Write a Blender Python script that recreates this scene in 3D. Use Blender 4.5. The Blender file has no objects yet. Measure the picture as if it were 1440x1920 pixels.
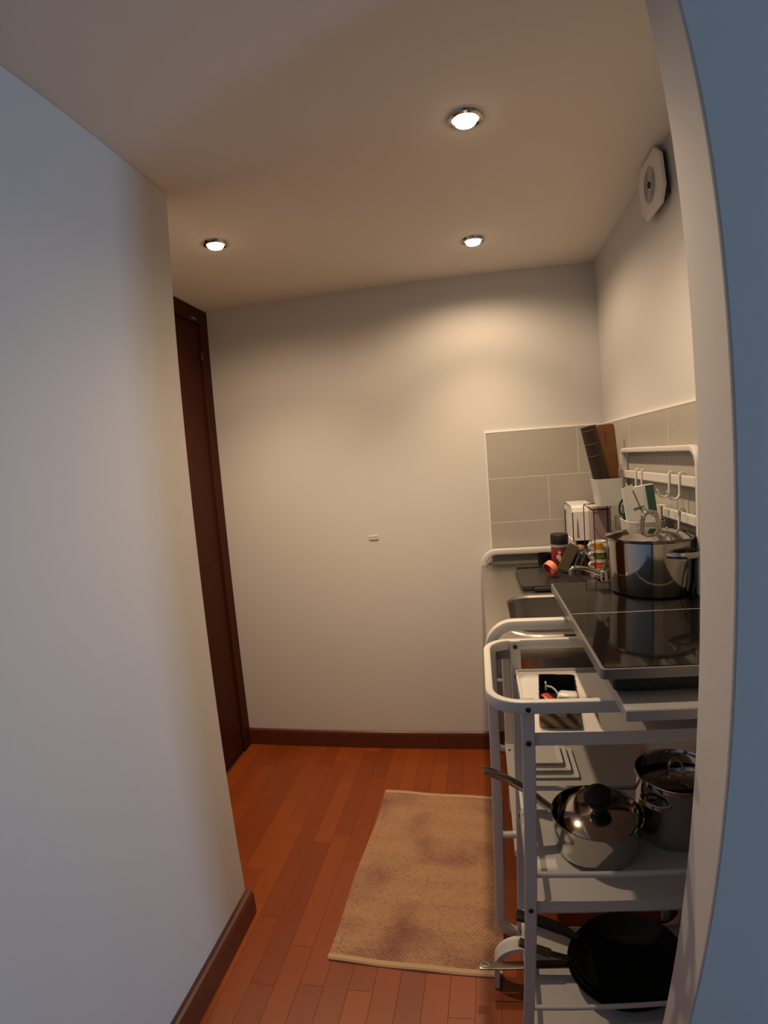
import bpy, bmesh, math, random
from mathutils import Vector, Matrix
random.seed(7)
PI = math.pi
scene = bpy.context.scene
COL = scene.collection

# ------------------------------------------------------------------ camera
CAM_H = 1.42
A1, A3, A4, YAW, PITCH, ROLL = 1.018731, -0.307345, 0.156308, 0.177235, -0.091951, 0.077230
cam_data = bpy.data.cameras.new('camera')
cam = bpy.data.objects.new('camera', cam_data)
COL.objects.link(cam)
scene.camera = cam
# wide phone lens with barrel distortion: theta(r) polynomial, 1 px = 0.01 mm on a sensor 19.2 mm tall
cam_data.type = 'PANO'
cam_data.panorama_type = 'FISHEYE_LENS_POLYNOMIAL'
cam_data.sensor_fit = 'AUTO'
cam_data.sensor_width = 19.2
cam_data.sensor_height = 19.2
cy = cam_data
cy.fisheye_fov = math.radians(170)
cy.fisheye_polynomial_k0 = 0.0
cy.fisheye_polynomial_k1 = -A1 / 10
cy.fisheye_polynomial_k2 = 0.0
cy.fisheye_polynomial_k3 = -A3 / 1e3
cy.fisheye_polynomial_k4 = -A4 / 1e4
Rr = Matrix(((math.cos(ROLL), 0, math.sin(ROLL)), (0, 1, 0), (-math.sin(ROLL), 0, math.cos(ROLL))))
Rp = Matrix(((1, 0, 0), (0, math.cos(PITCH), -math.sin(PITCH)), (0, math.sin(PITCH), math.cos(PITCH))))
Ry = Matrix(((math.cos(YAW), -math.sin(YAW), 0), (math.sin(YAW), math.cos(YAW), 0), (0, 0, 1)))
M = Ry @ Rp @ Rr
cx_, cf_, cu_ = M @ Vector((1, 0, 0)), M @ Vector((0, 1, 0)), M @ Vector((0, 0, 1))
mw = Matrix((cx_, cu_, -cf_)).transposed().to_4x4()
mw.translation = Vector((0, 0, CAM_H))
cam.matrix_world = mw
cam_data.clip_start = 0.02

# ------------------------------------------------------------------ world, daylight, exposure
world = bpy.data.worlds.new('world'); scene.world = world
world.use_nodes = True
bg = world.node_tree.nodes['Background']
bg.inputs[0].default_value = (0.42, 0.62, 1.0, 1); bg.inputs[1].default_value = 0.25
vs = scene.view_settings
vs.view_transform = 'Standard'
try: vs.look = 'None'
except Exception: pass
vs.gamma = 1.0; vs.use_curve_mapping = False
vs.exposure = 0.0
scene.cycles.use_denoising = True
scene.cycles.max_bounces = 8
scene.cycles.diffuse_bounces = 4
scene.cycles.caustics_reflective = False
scene.cycles.caustics_refractive = False
scene.cycles.sample_clamp_indirect = 4.0

LAMP_COL = (1.0, 0.725, 0.47)
LAMP_W = 1.25
DAY_COL = (0.34, 0.63, 1.0)
DAY_W = 70.0
# daylight entering by the living-room window behind the camera
dl = bpy.data.lights.new('window_daylight', 'AREA'); dl.shape = 'RECTANGLE'
dl.size = 1.5; dl.size_y = 0.6; dl.energy = DAY_W; dl.color = DAY_COL
dlo = bpy.data.objects.new('window_daylight', dl); COL.objects.link(dlo)
dlo.location = (4.36, -1.02, 1.50); dlo.rotation_euler = (0, math.radians(90), 0)

# ------------------------------------------------------------------ key measurements (metres)
CEIL = 2.235; YB = 2.431; XR = 0.578; XD = -1.247; XL = -0.797; YE = 1.363
JX, JY0, JY1 = 0.33, 0.703, 0.822
WT = 0.925          # worktop

# ------------------------------------------------------------------ materials
MATS = {}
def pbr(name, col, rough=0.5, metal=0.0, var=0.06, scale=25.0, bump=0.0, bscale=200.0, coat=0.0, trans=0.0, ior=1.45, emit=None, estr=0.0, stretch=None, spec=0.5):
    if name in MATS: return MATS[name]
    m = bpy.data.materials.new(name); m.use_nodes = True
    nt = m.node_tree; b = nt.nodes['Principled BSDF']
    tc = nt.nodes.new('ShaderNodeTexCoord'); mp = nt.nodes.new('ShaderNodeMapping')
    nt.links.new(tc.outputs['Object'], mp.inputs[0])
    if stretch: mp.inputs['Scale'].default_value = stretch
    n = nt.nodes.new('ShaderNodeTexNoise'); n.inputs['Scale'].default_value = scale; n.inputs['Detail'].default_value = 4
    nt.links.new(mp.outputs[0], n.inputs['Vector'])
    mx = nt.nodes.new('ShaderNodeMix'); mx.data_type = 'RGBA'
    mx.inputs[6].default_value = tuple(c * (1 - var) for c in col) + (1,)
    mx.inputs[7].default_value = tuple(min(1, c * (1 + var)) for c in col) + (1,)
    nt.links.new(n.outputs['Fac'], mx.inputs[0]); nt.links.new(mx.outputs[2], b.inputs['Base Color'])
    b.inputs['Roughness'].default_value = rough; b.inputs['Metallic'].default_value = metal
    b.inputs['Specular IOR Level'].default_value = spec
    b.inputs['Coat Weight'].default_value = coat; b.inputs['Transmission Weight'].default_value = trans; b.inputs['IOR'].default_value = ior
    if emit:
        b.inputs['Emission Color'].default_value = emit + (1,); b.inputs['Emission Strength'].default_value = estr
    if bump:
        n2 = nt.nodes.new('ShaderNodeTexNoise'); n2.inputs['Scale'].default_value = bscale
        nt.links.new(mp.outputs[0], n2.inputs['Vector'])
        bp = nt.nodes.new('ShaderNodeBump'); bp.inputs['Strength'].default_value = bump; bp.inputs['Distance'].default_value = 0.002
        nt.links.new(n2.outputs['Fac'], bp.inputs['Height']); nt.links.new(bp.outputs[0], b.inputs['Normal'])
    MATS[name] = m
    return m

def wood(name, dark, light, rough=0.35, stretch=(14, 1.2, 14), rand=True, coat=0.2):
    m = bpy.data.materials.new(name); m.use_nodes = True
    nt = m.node_tree; b = nt.nodes['Principled BSDF']
    tc = nt.nodes.new('ShaderNodeTexCoord'); mp = nt.nodes.new('ShaderNodeMapping'); mp.inputs['Scale'].default_value = stretch
    oi = nt.nodes.new('ShaderNodeObjectInfo')
    ad = nt.nodes.new('ShaderNodeVectorMath'); ad.operation = 'ADD'
    cb = nt.nodes.new('ShaderNodeMath'); cb.operation = 'MULTIPLY'; cb.inputs[1].default_value = 37.0
    nt.links.new(oi.outputs['Random'], cb.inputs[0]); nt.links.new(tc.outputs['Object'], ad.inputs[0]); nt.links.new(cb.outputs[0], ad.inputs[1])
    nt.links.new(ad.outputs[0], mp.inputs[0])
    n = nt.nodes.new('ShaderNodeTexNoise'); n.inputs['Scale'].default_value = 3.0; n.inputs['Detail'].default_value = 8; n.inputs['Roughness'].default_value = 0.65
    nt.links.new(mp.outputs[0], n.inputs['Vector'])
    f = nt.nodes.new('ShaderNodeMath'); f.operation = 'MULTIPLY_ADD'; f.inputs[1].default_value = 0.7 if rand else 0.0
    sc_ = nt.nodes.new('ShaderNodeMath'); sc_.operation = 'MULTIPLY'; sc_.inputs[1].default_value = 0.45 if rand else 1.0
    nt.links.new(n.outputs['Fac'], sc_.inputs[0]); nt.links.new(oi.outputs['Random'], f.inputs[0]); nt.links.new(sc_.outputs[0], f.inputs[2])
    mx = nt.nodes.new('ShaderNodeMix'); mx.data_type = 'RGBA'; mx.clamp_factor = True
    mx.inputs[6].default_value = dark + (1,); mx.inputs[7].default_value = light + (1,)
    nt.links.new(f.outputs[0], mx.inputs[0]); nt.links.new(mx.outputs[2], b.inputs['Base Color'])
    b.inputs['Roughness'].default_value = rough; b.inputs['Coat Weight'].default_value = coat; b.inputs['Coat Roughness'].default_value = 0.25
    MATS[name] = m
    return m

def stripes(name, c1, c2, c3, scale=60, rough=0.7, direction='X'):
    m = bpy.data.materials.new(name); m.use_nodes = True
    nt = m.node_tree; b = nt.nodes['Principled BSDF']
    tc = nt.nodes.new('ShaderNodeTexCoord'); w = nt.nodes.new('ShaderNodeTexWave'); w.bands_direction = direction
    w.inputs['Scale'].default_value = scale; w.inputs['Distortion'].default_value = 1.2; w.inputs['Detail'].default_value = 2
    nt.links.new(tc.outputs['Object'], w.inputs['Vector'])
    r = nt.nodes.new('ShaderNodeValToRGB')
    r.color_ramp.elements[0].color = c1 + (1,); r.color_ramp.elements[1].color = c3 + (1,)
    e = r.color_ramp.elements.new(0.5); e.color = c2 + (1,)
    nt.links.new(w.outputs['Fac'], r.inputs[0]); nt.links.new(r.outputs[0], b.inputs['Base Color'])
    b.inputs['Roughness'].default_value = rough
    MATS[name] = m
    return m

PAINT = pbr('white_wall_paint', (0.62, 0.605, 0.585), 0.85, var=0.015, scale=3, bump=0.08, bscale=90)
CEILP = pbr('white_ceiling_paint', (0.84, 0.79, 0.71), 0.9, var=0.02, scale=2, bump=0.05, bscale=60)
BASEB = wood('dark_baseboard_wood', (0.07, 0.016, 0.008), (0.12, 0.03, 0.014), 0.4, rand=False)
DOORW = wood('dark_door_wood', (0.038, 0.0075, 0.0025), (0.060, 0.012, 0.004), 0.55, stretch=(10, 10, 0.8), rand=False, coat=0.0)
DOORW.node_tree.nodes['Principled BSDF'].inputs['Specular IOR Level'].default_value = 0.15
PLANK = wood('parquet_plank_wood', (0.155, 0.026, 0.003), (0.27, 0.054, 0.005), 0.42, coat=0.05)
SUBFL = pbr('parquet_subfloor', (0.10, 0.03, 0.012), 0.6)
WHITE = pbr('white_powder_coat', (0.64, 0.625, 0.59), 0.35, var=0.02)
STEEL = pbr('brushed_steel', (0.44, 0.42, 0.39), 0.34, 1.0, var=0.05, scale=6, stretch=(40, 2, 2))
CHROME = pbr('polished_steel', (0.50, 0.475, 0.445), 0.09, 1.0, var=0.03)
BLACKP = pbr('black_plastic', (0.012, 0.011, 0.011), 0.45)
DARKCOAT = pbr('black_nonstick', (0.006, 0.006, 0.006), 0.75, spec=0.2)
GLASSBLK = pbr('black_hob_glass', (0.008, 0.007, 0.007), 0.05, var=0.02, spec=0.22)
SILVER = pbr('silver_trim', (0.24, 0.235, 0.23), 0.35, 0.6)
TILE = pbr('grey_beige_tile', (0.40, 0.375, 0.33), 0.4, var=0.10, scale=4, stretch=(1, 1, 2.5))
GROUT = pbr('pale_grout', (0.55, 0.52, 0.46), 0.9)
CERAM = pbr('white_ceramic', (0.80, 0.79, 0.76), 0.2, var=0.01)
SCREW = pbr('dark_screw', (0.05, 0.05, 0.055), 0.35, 0.8)

# ------------------------------------------------------------------ helpers
def wloc(o):
    v = Vector((0, 0, 0))
    while o is not None:
        v += Vector(o.location); o = o.parent
    return v

def obj(name, bm, mat, parent=None, loc=None, smooth=False, label=None, flip=False):
    """bm holds world coordinates; the object gets its own origin"""
    base = wloc(parent) if parent else Vector(loc or (0, 0, 0))
    bmesh.ops.translate(bm, verts=bm.verts, vec=-base)
    if not flip: bmesh.ops.recalc_face_normals(bm, faces=bm.faces)
    me = bpy.data.meshes.new(name); bm.to_mesh(me); bm.free()
    if smooth:
        for p in me.polygons: p.use_smooth = True
        try: me.set_sharp_from_angle(angle=math.radians(38))
        except Exception: pass
    me.materials.append(mat)
    o = bpy.data.objects.new(name, me); COL.objects.link(o)
    if parent: o.parent = parent
    else: o.location = base
    if label: o['label'] = label
    return o

def thing(name, label, cat, loc, group=None, rotz=0):
    o = bpy.data.objects.new(name, None); COL.objects.link(o)
    o.location = loc; o.empty_display_size = 0.05
    o['label'] = label; o['category'] = cat
    if group: o['group'] = group
    return o

def tag(o, label, cat, group=None):
    o['label'] = label; o['category'] = cat
    if group: o['group'] = group
    return o

def struct(o, label=None, cat=None):
    o['kind'] = 'structure'
    if label: o['label'] = label
    if cat: o['category'] = cat
    return o

def B(): return bmesh.new()

def box(bm, lo, hi, bev=0.0, seg=2, rot=None):
    lo, hi = Vector(lo), Vector(hi); c = (lo + hi) / 2; s = hi - lo
    r = bmesh.ops.create_cube(bm, size=1.0)
    vs_ = r['verts']
    bmesh.ops.scale(bm, verts=vs_, vec=s)
    if bev > 0:
        es = list({e for v in vs_ for e in v.link_edges})
        k = bmesh.ops.bevel(bm, geom=es, offset=min(bev, min(s) * 0.49), segments=seg, affect='EDGES', profile=0.5)
        vs_ = list({v for v in vs_ if v.is_valid} | set(k['verts']))
    if rot is not None: bmesh.ops.rotate(bm, verts=vs_, cent=(0, 0, 0), matrix=rot)
    bmesh.ops.translate(bm, verts=vs_, vec=c)
    return bm

def section(kind, t, d, n=12):
    """cross-section points (b, n) : 'rect' or 'round' (superellipse)"""
    if kind == 'rect': return [(-t/2, -d/2), (t/2, -d/2), (t/2, d/2), (-t/2, d/2)]
    out = []
    for i in range(n):
        a = 2 * PI * i / n
        ca, sa = math.cos(a), math.sin(a)
        e = {'soft': 0.55, 'flat': 0.28}.get(kind, 1.0)
        out.append((t/2 * math.copysign(abs(ca)**e, ca), d/2 * math.copysign(abs(sa)**e, sa)))
    return out

def sweep(bm, pts, normal, t, d, kind='rect', closed=False, n=12, taper=None):
    pts = [Vector(p) for p in pts]; N0 = Vector(normal).normalized()
    rings = []; L = len(pts)
    sec = section(kind, t, d, n)
    for i, p in enumerate(pts):
        a = pts[(i - 1) % L] if (closed or i > 0) else p
        b = pts[(i + 1) % L] if (closed or i < L - 1) else p
        T = (b - a)
        t1 = (p - a); t2 = (b - p)
        T.normalize()
        Bv = T.cross(N0)
        if Bv.length < 1e-6: Bv = T.orthogonal()
        Bv.normalize(); Nn = Bv.cross(T).normalized()
        k = 1.0
        if t1.length > 1e-9 and t2.length > 1e-9:
            ang = t1.angle(t2, 0); k = 1 / max(0.5, math.cos(ang / 2))
        s = taper(i / (L - 1)) if taper else 1.0
        s = s if isinstance(s, tuple) else (s, s)
        rings.append([bm.verts.new(p + Bv * (u * k * s[0]) + Nn * (w * s[1])) for u, w in sec])
    m = len(sec)
    for i in range(L if closed else L - 1):
        r1, r2 = rings[i], rings[(i + 1) % L]
        for j in range(m):
            bm.faces.new((r1[j], r1[(j + 1) % m], r2[(j + 1) % m], r2[j]))
    if not closed:
        bm.faces.new(rings[0][::-1]); bm.faces.new(rings[-1])
    return bm

def tube(bm, pts, r, n=10, taper=None, closed=False):
    pts = [Vector(p) for p in pts]
    d = pts[-1] - pts[0]
    nv = Vector((0, 0, 1)) if abs(d.normalized().z) < 0.8 else Vector((0, 1, 0))
    if closed:
        nv = (pts[1] - pts[0]).cross(pts[2] - pts[0])
    return sweep(bm, pts, nv, 2 * r, 2 * r, 'round', closed, n, taper)

def arc(c, r, a0, a1, ax, ay, n=8):
    """points on an arc about c in the plane (ax, ay)"""
    c, ax, ay = Vector(c), Vector(ax), Vector(ay)
    return [c + ax * (r * math.cos(a0 + (a1 - a0) * i / n)) + ay * (r * math.sin(a0 + (a1 - a0) * i / n)) for i in range(n + 1)]

def rrect(x0, x1, y0, y1, r, n=6):
    out = []
    for cx, cy_, a in ((x1 - r, y1 - r, 0), (x0 + r, y1 - r, PI/2), (x0 + r, y0 + r, PI), (x1 - r, y0 + r, 1.5 * PI)):
        for i in range(n + 1):
            b = a + PI / 2 * i / n
            out.append((cx + r * math.cos(b), cy_ + r * math.sin(b)))
    return out

def loft(bm, loops, cap0=True, cap1=True):
    rings = [[bm.verts.new(Vector(p)) for p in l] for l in loops]
    m = len(rings[0])
    for a, b in zip(rings, rings[1:]):
        for j in range(m): bm.faces.new((a[j], a[(j + 1) % m], b[(j + 1) % m], b[j]))
    if cap0: bm.faces.new(rings[0][::-1])
    if cap1: bm.faces.new(rings[-1])
    return bm

def lathe(bm, prof, c, n=40, cap0=False, cap1=False, rot=None):
    """prof: (radius, z) list around the vertical axis through c"""
    c = Vector(c); rings = []
    for r, z in prof:
        if r < 1e-6:
            p = Vector((0, 0, z)); p = rot @ p if rot else p
            rings.append([bm.verts.new(c + p)])
        else:
            ring = []
            for i in range(n):
                p = Vector((r * math.cos(2 * PI * i / n), r * math.sin(2 * PI * i / n), z))
                p = rot @ p if rot else p
                ring.append(bm.verts.new(c + p))
            rings.append(ring)
    for a, b in zip(rings, rings[1:]):
        if len(a) == 1 and len(b) == 1: continue
        for j in range(n):
            k = (j + 1) % n
            if len(a) == 1: bm.faces.new((a[0], b[j], b[k]))
            elif len(b) == 1: bm.faces.new((a[j], a[k], b[0]))
            else: bm.faces.new((a[j], a[k], b[k], b[j]))
    if cap0 and len(rings[0]) > 1: bm.faces.new(rings[0][::-1])
    if cap1 and len(rings[-1]) > 1: bm.faces.new(rings[-1])
    return bm

def copy_tree(o, parent=None, delta=(0, 0, 0)):
    c = o.copy(); COL.objects.link(c)
    if parent: c.parent = parent
    else: c.location = Vector(o.location) + Vector(delta)
    for ch in [x for x in bpy.data.objects if x.parent == o]: copy_tree(ch, c)
    return c

def rotm(axis, deg): return Matrix.Rotation(math.radians(deg), 3, axis)

# ================================================================== SETTING
floor = struct(obj('floor', box(B(), (-1.35, -3.0, -0.12), (4.5, YB + 0.1, -0.010)), SUBFL))
PW = 0.070
def plank_mesh(w, l):
    bm = box(B(), (-w/2, -l/2, -0.010), (w/2, l/2, 0.0), 0.0006, 1)
    bmesh.ops.recalc_face_normals(bm, faces=bm.faces)
    me = bpy.data.meshes.new('plank'); bm.to_mesh(me); bm.free(); me.materials.append(PLANK)
    return me
cache = {}
def plank(x0, x1, y0, y1):
    w, l = round(x1 - x0 - 0.0003, 4), round(y1 - y0 - 0.0003, 4)
    if w < 0.004 or l < 0.004: return
    if (w, l) not in cache: cache[(w, l)] = plank_mesh(w, l)
    o = bpy.data.objects.new('plank', cache[(w, l)]); COL.objects.link(o)
    o.parent = floor; o.location = ((x0 + x1) / 2, (y0 + y1) / 2, 0)
Y_SPLIT = 0.55
rest = B()
x = -1.245
k = 0
while x < 4.40:
    x1 = min(x + PW, 4.40)
    if x < XR and x1 > XR: x1 = XR
    near_y = Y_SPLIT if x1 > XL and x < XR - 1e-6 else (YE if x1 <= XL + 1e-6 else None)
    y = -3.0 + (k * 0.37) % 0.52
    cuts = [-3.0]
    while y < YB:
        if y > cuts[-1] + 0.08: cuts.append(y)
        y += random.choice((0.42, 0.52, 0.52, 0.62))
    cuts.append(YB)
    for a, b in zip(cuts, cuts[1:]):
        if near_y is not None and b > near_y: plank(x, x1, max(a, near_y), b)
        lim = JY0 if x >= XR - 1e-6 else Y_SPLIT
        if x1 > XL and a < lim:
            e = min(b, lim)
            if e - a > 0.003: box(rest, (x + 0.0003, a + 0.0003, -0.010), (x1 - 0.0003, e - 0.0003, 0.0))
    x = x1; k += 1
ro = obj('plank_field', rest, PLANK, floor); ro['kind'] = 'stuff'

ceiling = struct(obj('ceiling', box(B(), (-1.35, -3.0, CEIL), (4.5, YB + 0.1, CEIL + 0.1)), CEILP))
wall_back = struct(obj('wall_back', box(B(), (-1.35, YB, -0.01), (XR + 0.12, YB + 0.1, CEIL)), PAINT))
wall_right = struct(obj('wall_right', box(B(), (XR, JY1, -0.01), (XR + 0.12, YB, CEIL)), PAINT))
wall_divider = struct(obj('wall_divider', box(B(), (JX, JY0, -0.01), (4.4, JY1, CEIL), 0.004, 2), PAINT))
wall_left = struct(obj('wall_left', box(B(), (XD - 0.1, -3.0, -0.01), (XL, YE, CEIL), 0.003, 1), PAINT))
# left wall beside the door
wall_door = struct(obj('wall_door', box(B(), (XD - 0.1, YE, -0.01), (XD - 0.045, YB, CEIL)), PAINT))
# living room behind the camera
LIVP = pbr('living_room_bounce_cut_dark', (0.30, 0.27, 0.24), 0.9, var=0.03, scale=3)  # unseen walls, dark tone chosen to cut bounce light into the kitchen
WY0, WY1, WZ0, WZ1 = -1.38, -0.66, 0.70, 2.20
bm = B()
for lo, hi in (((4.4, -3.0, 0), (4.5, WY0, CEIL)), ((4.4, WY1, 0), (4.5, JY1, CEIL)), ((4.4, WY0, 0), (4.5, WY1, WZ0)), ((4.4, WY0, WZ1), (4.5, WY1, CEIL))):
    box(bm, lo, hi)
struct(obj('wall_living', bm, LIVP))
struct(obj('wall_rear', box(B(), (-1.35, -3.1, -0.01), (4.5, -3.0, CEIL)), LIVP))
bm = B()
for lo, hi in (((4.41, WY0, WZ0), (4.47, WY0 + 0.05, WZ1)), ((4.41, WY1 - 0.05, WZ0), (4.47, WY1, WZ1)), ((4.41, WY0 + 0.05, WZ0), (4.47, WY1 - 0.05, WZ0 + 0.05)), ((4.41, WY0 + 0.05, WZ1 - 0.05), (4.47, WY1 - 0.05, WZ1))):
    box(bm, lo, hi)
win = struct(obj('window_1', bm, WHITE))
obj('glass_pane', box(B(), (4.435, WY0 + 0.05, WZ0 + 0.05), (4.441, WY1 - 0.05, WZ1 - 0.05)), pbr('window_glass', (0.9, 0.95, 1.0), 0.02, trans=1.0), win)

# ---- door with its frame in the left wall, close to the corner
door = obj('door_1', box(B(), (XD - 0.045, 1.48, 0.004), (XD - 0.012, 2.355, 2.155), 0.002, 1), DOORW)
struct(door)
fr = B()
box(fr, (XD - 0.045, 2.357, 0.0), (XD, YB - 0.001, CEIL - 0.004), 0.003, 1)
obj('door_jamb', fr, DOORW, door)
obj('door_jamb', box(B(), (XD - 0.045, 1.40, 0.0), (XD, 1.476, CEIL - 0.004), 0.003, 1), DOORW, door)
obj('door_head', box(B(), (XD - 0.045, 1.476, 2.158), (XD, 2.357, CEIL - 0.004), 0.003, 1), DOORW, door)
for z in (0.085, 2.0):
    obj('hinge', lathe(B(), [(0.006, -0.02), (0.006, 0.02)], (XD - 0.004, 2.352, z), 12, True, True), pbr('dark_bronze', (0.10, 0.07, 0.05), 0.4, 0.8), door)
obj('strike_plate', box(B(), (XD - 0.001, 2.27, 2.168), (XD + 0.001, 2.32, 2.178)), SILVER, door)

# ---- baseboards (rounded top edge)
def baseboard(name, a, b, inward, h=0.088, t=0.013):
    a, b, n = Vector(a), Vector(b), Vector(inward)
    prof = [(0, 0), (t, 0), (t, h - 0.012), (t * 0.75, h - 0.003), (t * 0.45, h), (0, h)]
    bm = B()
    loft(bm, [[p + n * u + Vector((0, 0, w)) for u, w in prof] for p in (a, b)])
    return struct(obj(name, bm, BASEB, loc=a))
baseboard('baseboard_back', (XD + 0.001, YB, 0), (XR - 0.012, YB, 0), (0, -1, 0))
baseboard('baseboard_left', (XL, -2.9, 0), (XL, YE, 0), (1, 0, 0), 0.088, 0.026)
baseboard('baseboard_right', (XR, JY1 + 0.002, 0), (XR, YB - 0.014, 0), (-1, 0, 0))

# ---- tiled splashback: every tile its own piece on a bed of grout
TT = 0.009
rows = [(1.520, 1.3165), (1.3135, 1.1165), (1.1135, 0.9165), (0.9135, 0.715)]
obj('grout_bed', box(B(), (0.061, YB - TT + 0.0004, 0.72), (XR, YB, 1.519)), GROUT, wall_back)
obj('grout_bed', box(B(), (XR - TT + 0.0004, JY1 + 0.001, 0.72), (XR, YB - TT, 1.519)), GROUT, wall_right)
for i, (z1, z0) in enumerate(rows):
    xs = [0.059, 0.459, XR - TT] if i % 2 == 0 else [0.059, 0.323, XR - TT]
    for a, b in zip(xs, xs[1:]):
        obj('tile', box(B(), (a + 0.0014, YB - TT, z0), (b - 0.0014, YB - 0.001, z1), 0.0012, 1), TILE, wall_back)
    ys = [YB - TT, 2.02, 1.62, 1.22, 0.825] if i % 2 == 0 else [YB - TT, 2.22, 1.82, 1.42, 1.02, 0.825]
    for a, b in zip(ys, ys[1:]):
        obj('tile', box(B(), (XR - TT, b + 0.0014, z0), (XR - 0.001, a - 0.0014, z1), 0.0012, 1), TILE, wall_right)
TRIM = pbr('white_tile_trim', (0.82, 0.80, 0.76), 0.4, var=0.01)
struct(obj('trim_1', box(B(), (0.053, YB - TT - 0.001, 1.520), (XR - TT, YB, 1.5265), 0.001, 1), TRIM))
struct(obj('trim_2', box(B(), (XR - TT - 0.001, JY1 + 0.001, 1.520), (XR, YB - TT, 1.5265), 0.001, 1), TRIM))
struct(obj('trim_3', box(B(), (0.053, YB - TT - 0.001, 0.72), (0.0585, YB, 1.520), 0.001, 1), TRIM))

# ================================================================== RECESSED CEILING LAMPS
BULB = pbr('lit_halogen_bulb', (1, 0.95, 0.85), 0.3, emit=(1.0, 0.86, 0.66), estr=14.0)
SPOTS = [((0.041, 1.283), 'round recessed ceiling spotlight above the hob, lit', 135, 26.5, 4.2),
         ((0.054, 2.042), 'round recessed ceiling spotlight close to the tiled back corner, lit', 100, 26.0, 8.5),
         ((-0.834, 1.730), 'round recessed ceiling spotlight beside the dark brown door, lit', 120, 43.0, 7.5)]
for (lx, ly), lab, beam, watt, spill in SPOTS:
    t = thing('recessed_spotlight', lab, 'ceiling light', (lx, ly, CEIL), 'recessed ceiling spotlights')
    obj('trim_ring', lathe(B(), [(0.029, -0.001), (0.029, -0.005), (0.034, -0.009), (0.041, -0.006), (0.043, -0.0005)], (lx, ly, CEIL), 32), CHROME, t, smooth=True)
    obj('bulb', lathe(B(), [(0.0285, -0.0015), (0.0285, -0.008), (0.025, -0.014), (0.015, -0.018), (0, -0.019)], (lx, ly, CEIL), 28), BULB, t, smooth=True)
    # reflector beam and the wide spill of the bare bulb
    for nm, deg, blend, w in (('reflector_beam', beam, 1.0, watt), ('bulb_spill', 165, 0.5, spill)):
        L = bpy.data.lights.new(nm, 'SPOT'); L.energy = w * LAMP_W; L.color = LAMP_COL
        L.spot_size = math.radians(deg); L.spot_blend = blend; L.shadow_soft_size = 0.022
        lo = bpy.data.objects.new(nm, L); COL.objects.link(lo); lo.parent = t; lo.location = (0, 0, -0.042)

# ---- white square vent cover high on the right wall
VENTW = pbr('vent_plastic', (0.76, 0.73, 0.69), 0.5, var=0.02)
v = thing('vent_cover', 'white plastic vent cover with concentric round grille high on the wall', 'vent', (XR, 1.562, 2.150))
bm = B()
yc, zc, hw, hh, ch = 1.562, 2.150, 0.098, 0.080, 0.036
oct_ = [(-hw + ch, -hh), (hw - ch, -hh), (hw, -hh + ch), (hw, hh - ch), (hw - ch, hh), (-hw + ch, hh), (-hw, hh - ch), (-hw, -hh + ch)]
loft(bm, [[(XR - 0.018, yc + a, zc + b) for a, b in oct_], [(XR - 0.026, yc + a, zc + b) for a, b in oct_], [(XR - 0.029, yc + a * 0.96, zc + b * 0.96) for a, b in oct_]])
obj('cover_plate', bm, VENTW, v)
obj('shadow_gap_box', box(B(), (XR - 0.019, yc - 0.075, zc - 0.06), (XR, yc + 0.06, zc + 0.06)), pbr('vent_gap_shade', (0.05, 0.045, 0.04), 0.8), v)  # near-black block added as the shadow gap between cover and wall
for r in (0.018, 0.024, 0.030, 0.036, 0.042, 0.048):
    ring = [(XR - 0.0292, yc + r * math.cos(2 * PI * i / 36), zc + r * math.sin(2 * PI * i / 36)) for i in range(36)]
    obj('grille_ring', tube(B(), ring, 0.0016, 6, closed=True), pbr('vent_slot', (0.42, 0.39, 0.36), 0.6), v, smooth=True)
obj('centre_hole', lathe(B(), [(0.010, 0), (0.010, 0.004)], (XR - 0.0285, yc, zc), 20, True, True, rot=rotm('Y', -90)), pbr('vent_hole', (0.03, 0.015, 0.01), 0.7), v)

# ---- small blank plate on the back wall
wp = thing('wall_plate', 'tiny white slotted plate on the bare back wall', 'wall plate', (-0.495, YB, 1.062))
obj('plate', box(B(), (-0.517, YB - 0.005, 1.062), (-0.472, YB, 1.082), 0.0015, 1), PAINT, wp)
obj('slot', box(B(), (-0.513, YB - 0.0056, 1.0745), (-0.476, YB - 0.0040, 1.0765)), pbr('slot_shadow', (0.30, 0.26, 0.22), 0.8), wp)

# ================================================================== RUG
RUGC = bpy.data.materials.new('woven_cotton_rug'); RUGC.use_nodes = True
nt = RUGC.node_tree; b_ = nt.nodes['Principled BSDF']; b_.inputs['Roughness'].default_value = 0.95; b_.inputs['Specular IOR Level'].default_value = 0.1
tc = nt.nodes.new('ShaderNodeTexCoord')
n1 = nt.nodes.new('ShaderNodeTexNoise'); n1.inputs['Scale'].default_value = 4.2; n1.inputs['Detail'].default_value = 1.5
nt.links.new(tc.outputs['Object'], n1.inputs['Vector'])
r1 = nt.nodes.new('ShaderNodeValToRGB'); r1.color_ramp.elements[0].position = 0.30; r1.color_ramp.elements[1].position = 0.50
r1.color_ramp.elements[0].color = (0.33, 0.150, 0.120, 1); r1.color_ramp.elements[1].color = (0.52, 0.31, 0.18, 1)
nt.links.new(n1.outputs['Fac'], r1.inputs[0])
n3 = nt.nodes.new('ShaderNodeTexNoise'); n3.inputs['Scale'].default_value = 130; nt.links.new(tc.outputs['Object'], n3.inputs['Vector'])
mx = nt.nodes.new('ShaderNodeMix'); mx.data_type = 'RGBA'; mx.blend_type = 'MULTIPLY'; mx.inputs[0].default_value = 0.45
nt.links.new(r1.outputs[0], mx.inputs[6]); nt.links.new(n3.outputs['Color'], mx.inputs[7]); nt.links.new(mx.outputs[2], b_.inputs['Base Color'])
HEM = pbr('rug_hem_cotton', (0.45, 0.30, 0.18), 0.95, var=0.1, scale=120, bump=0.3, bscale=300)
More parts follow.
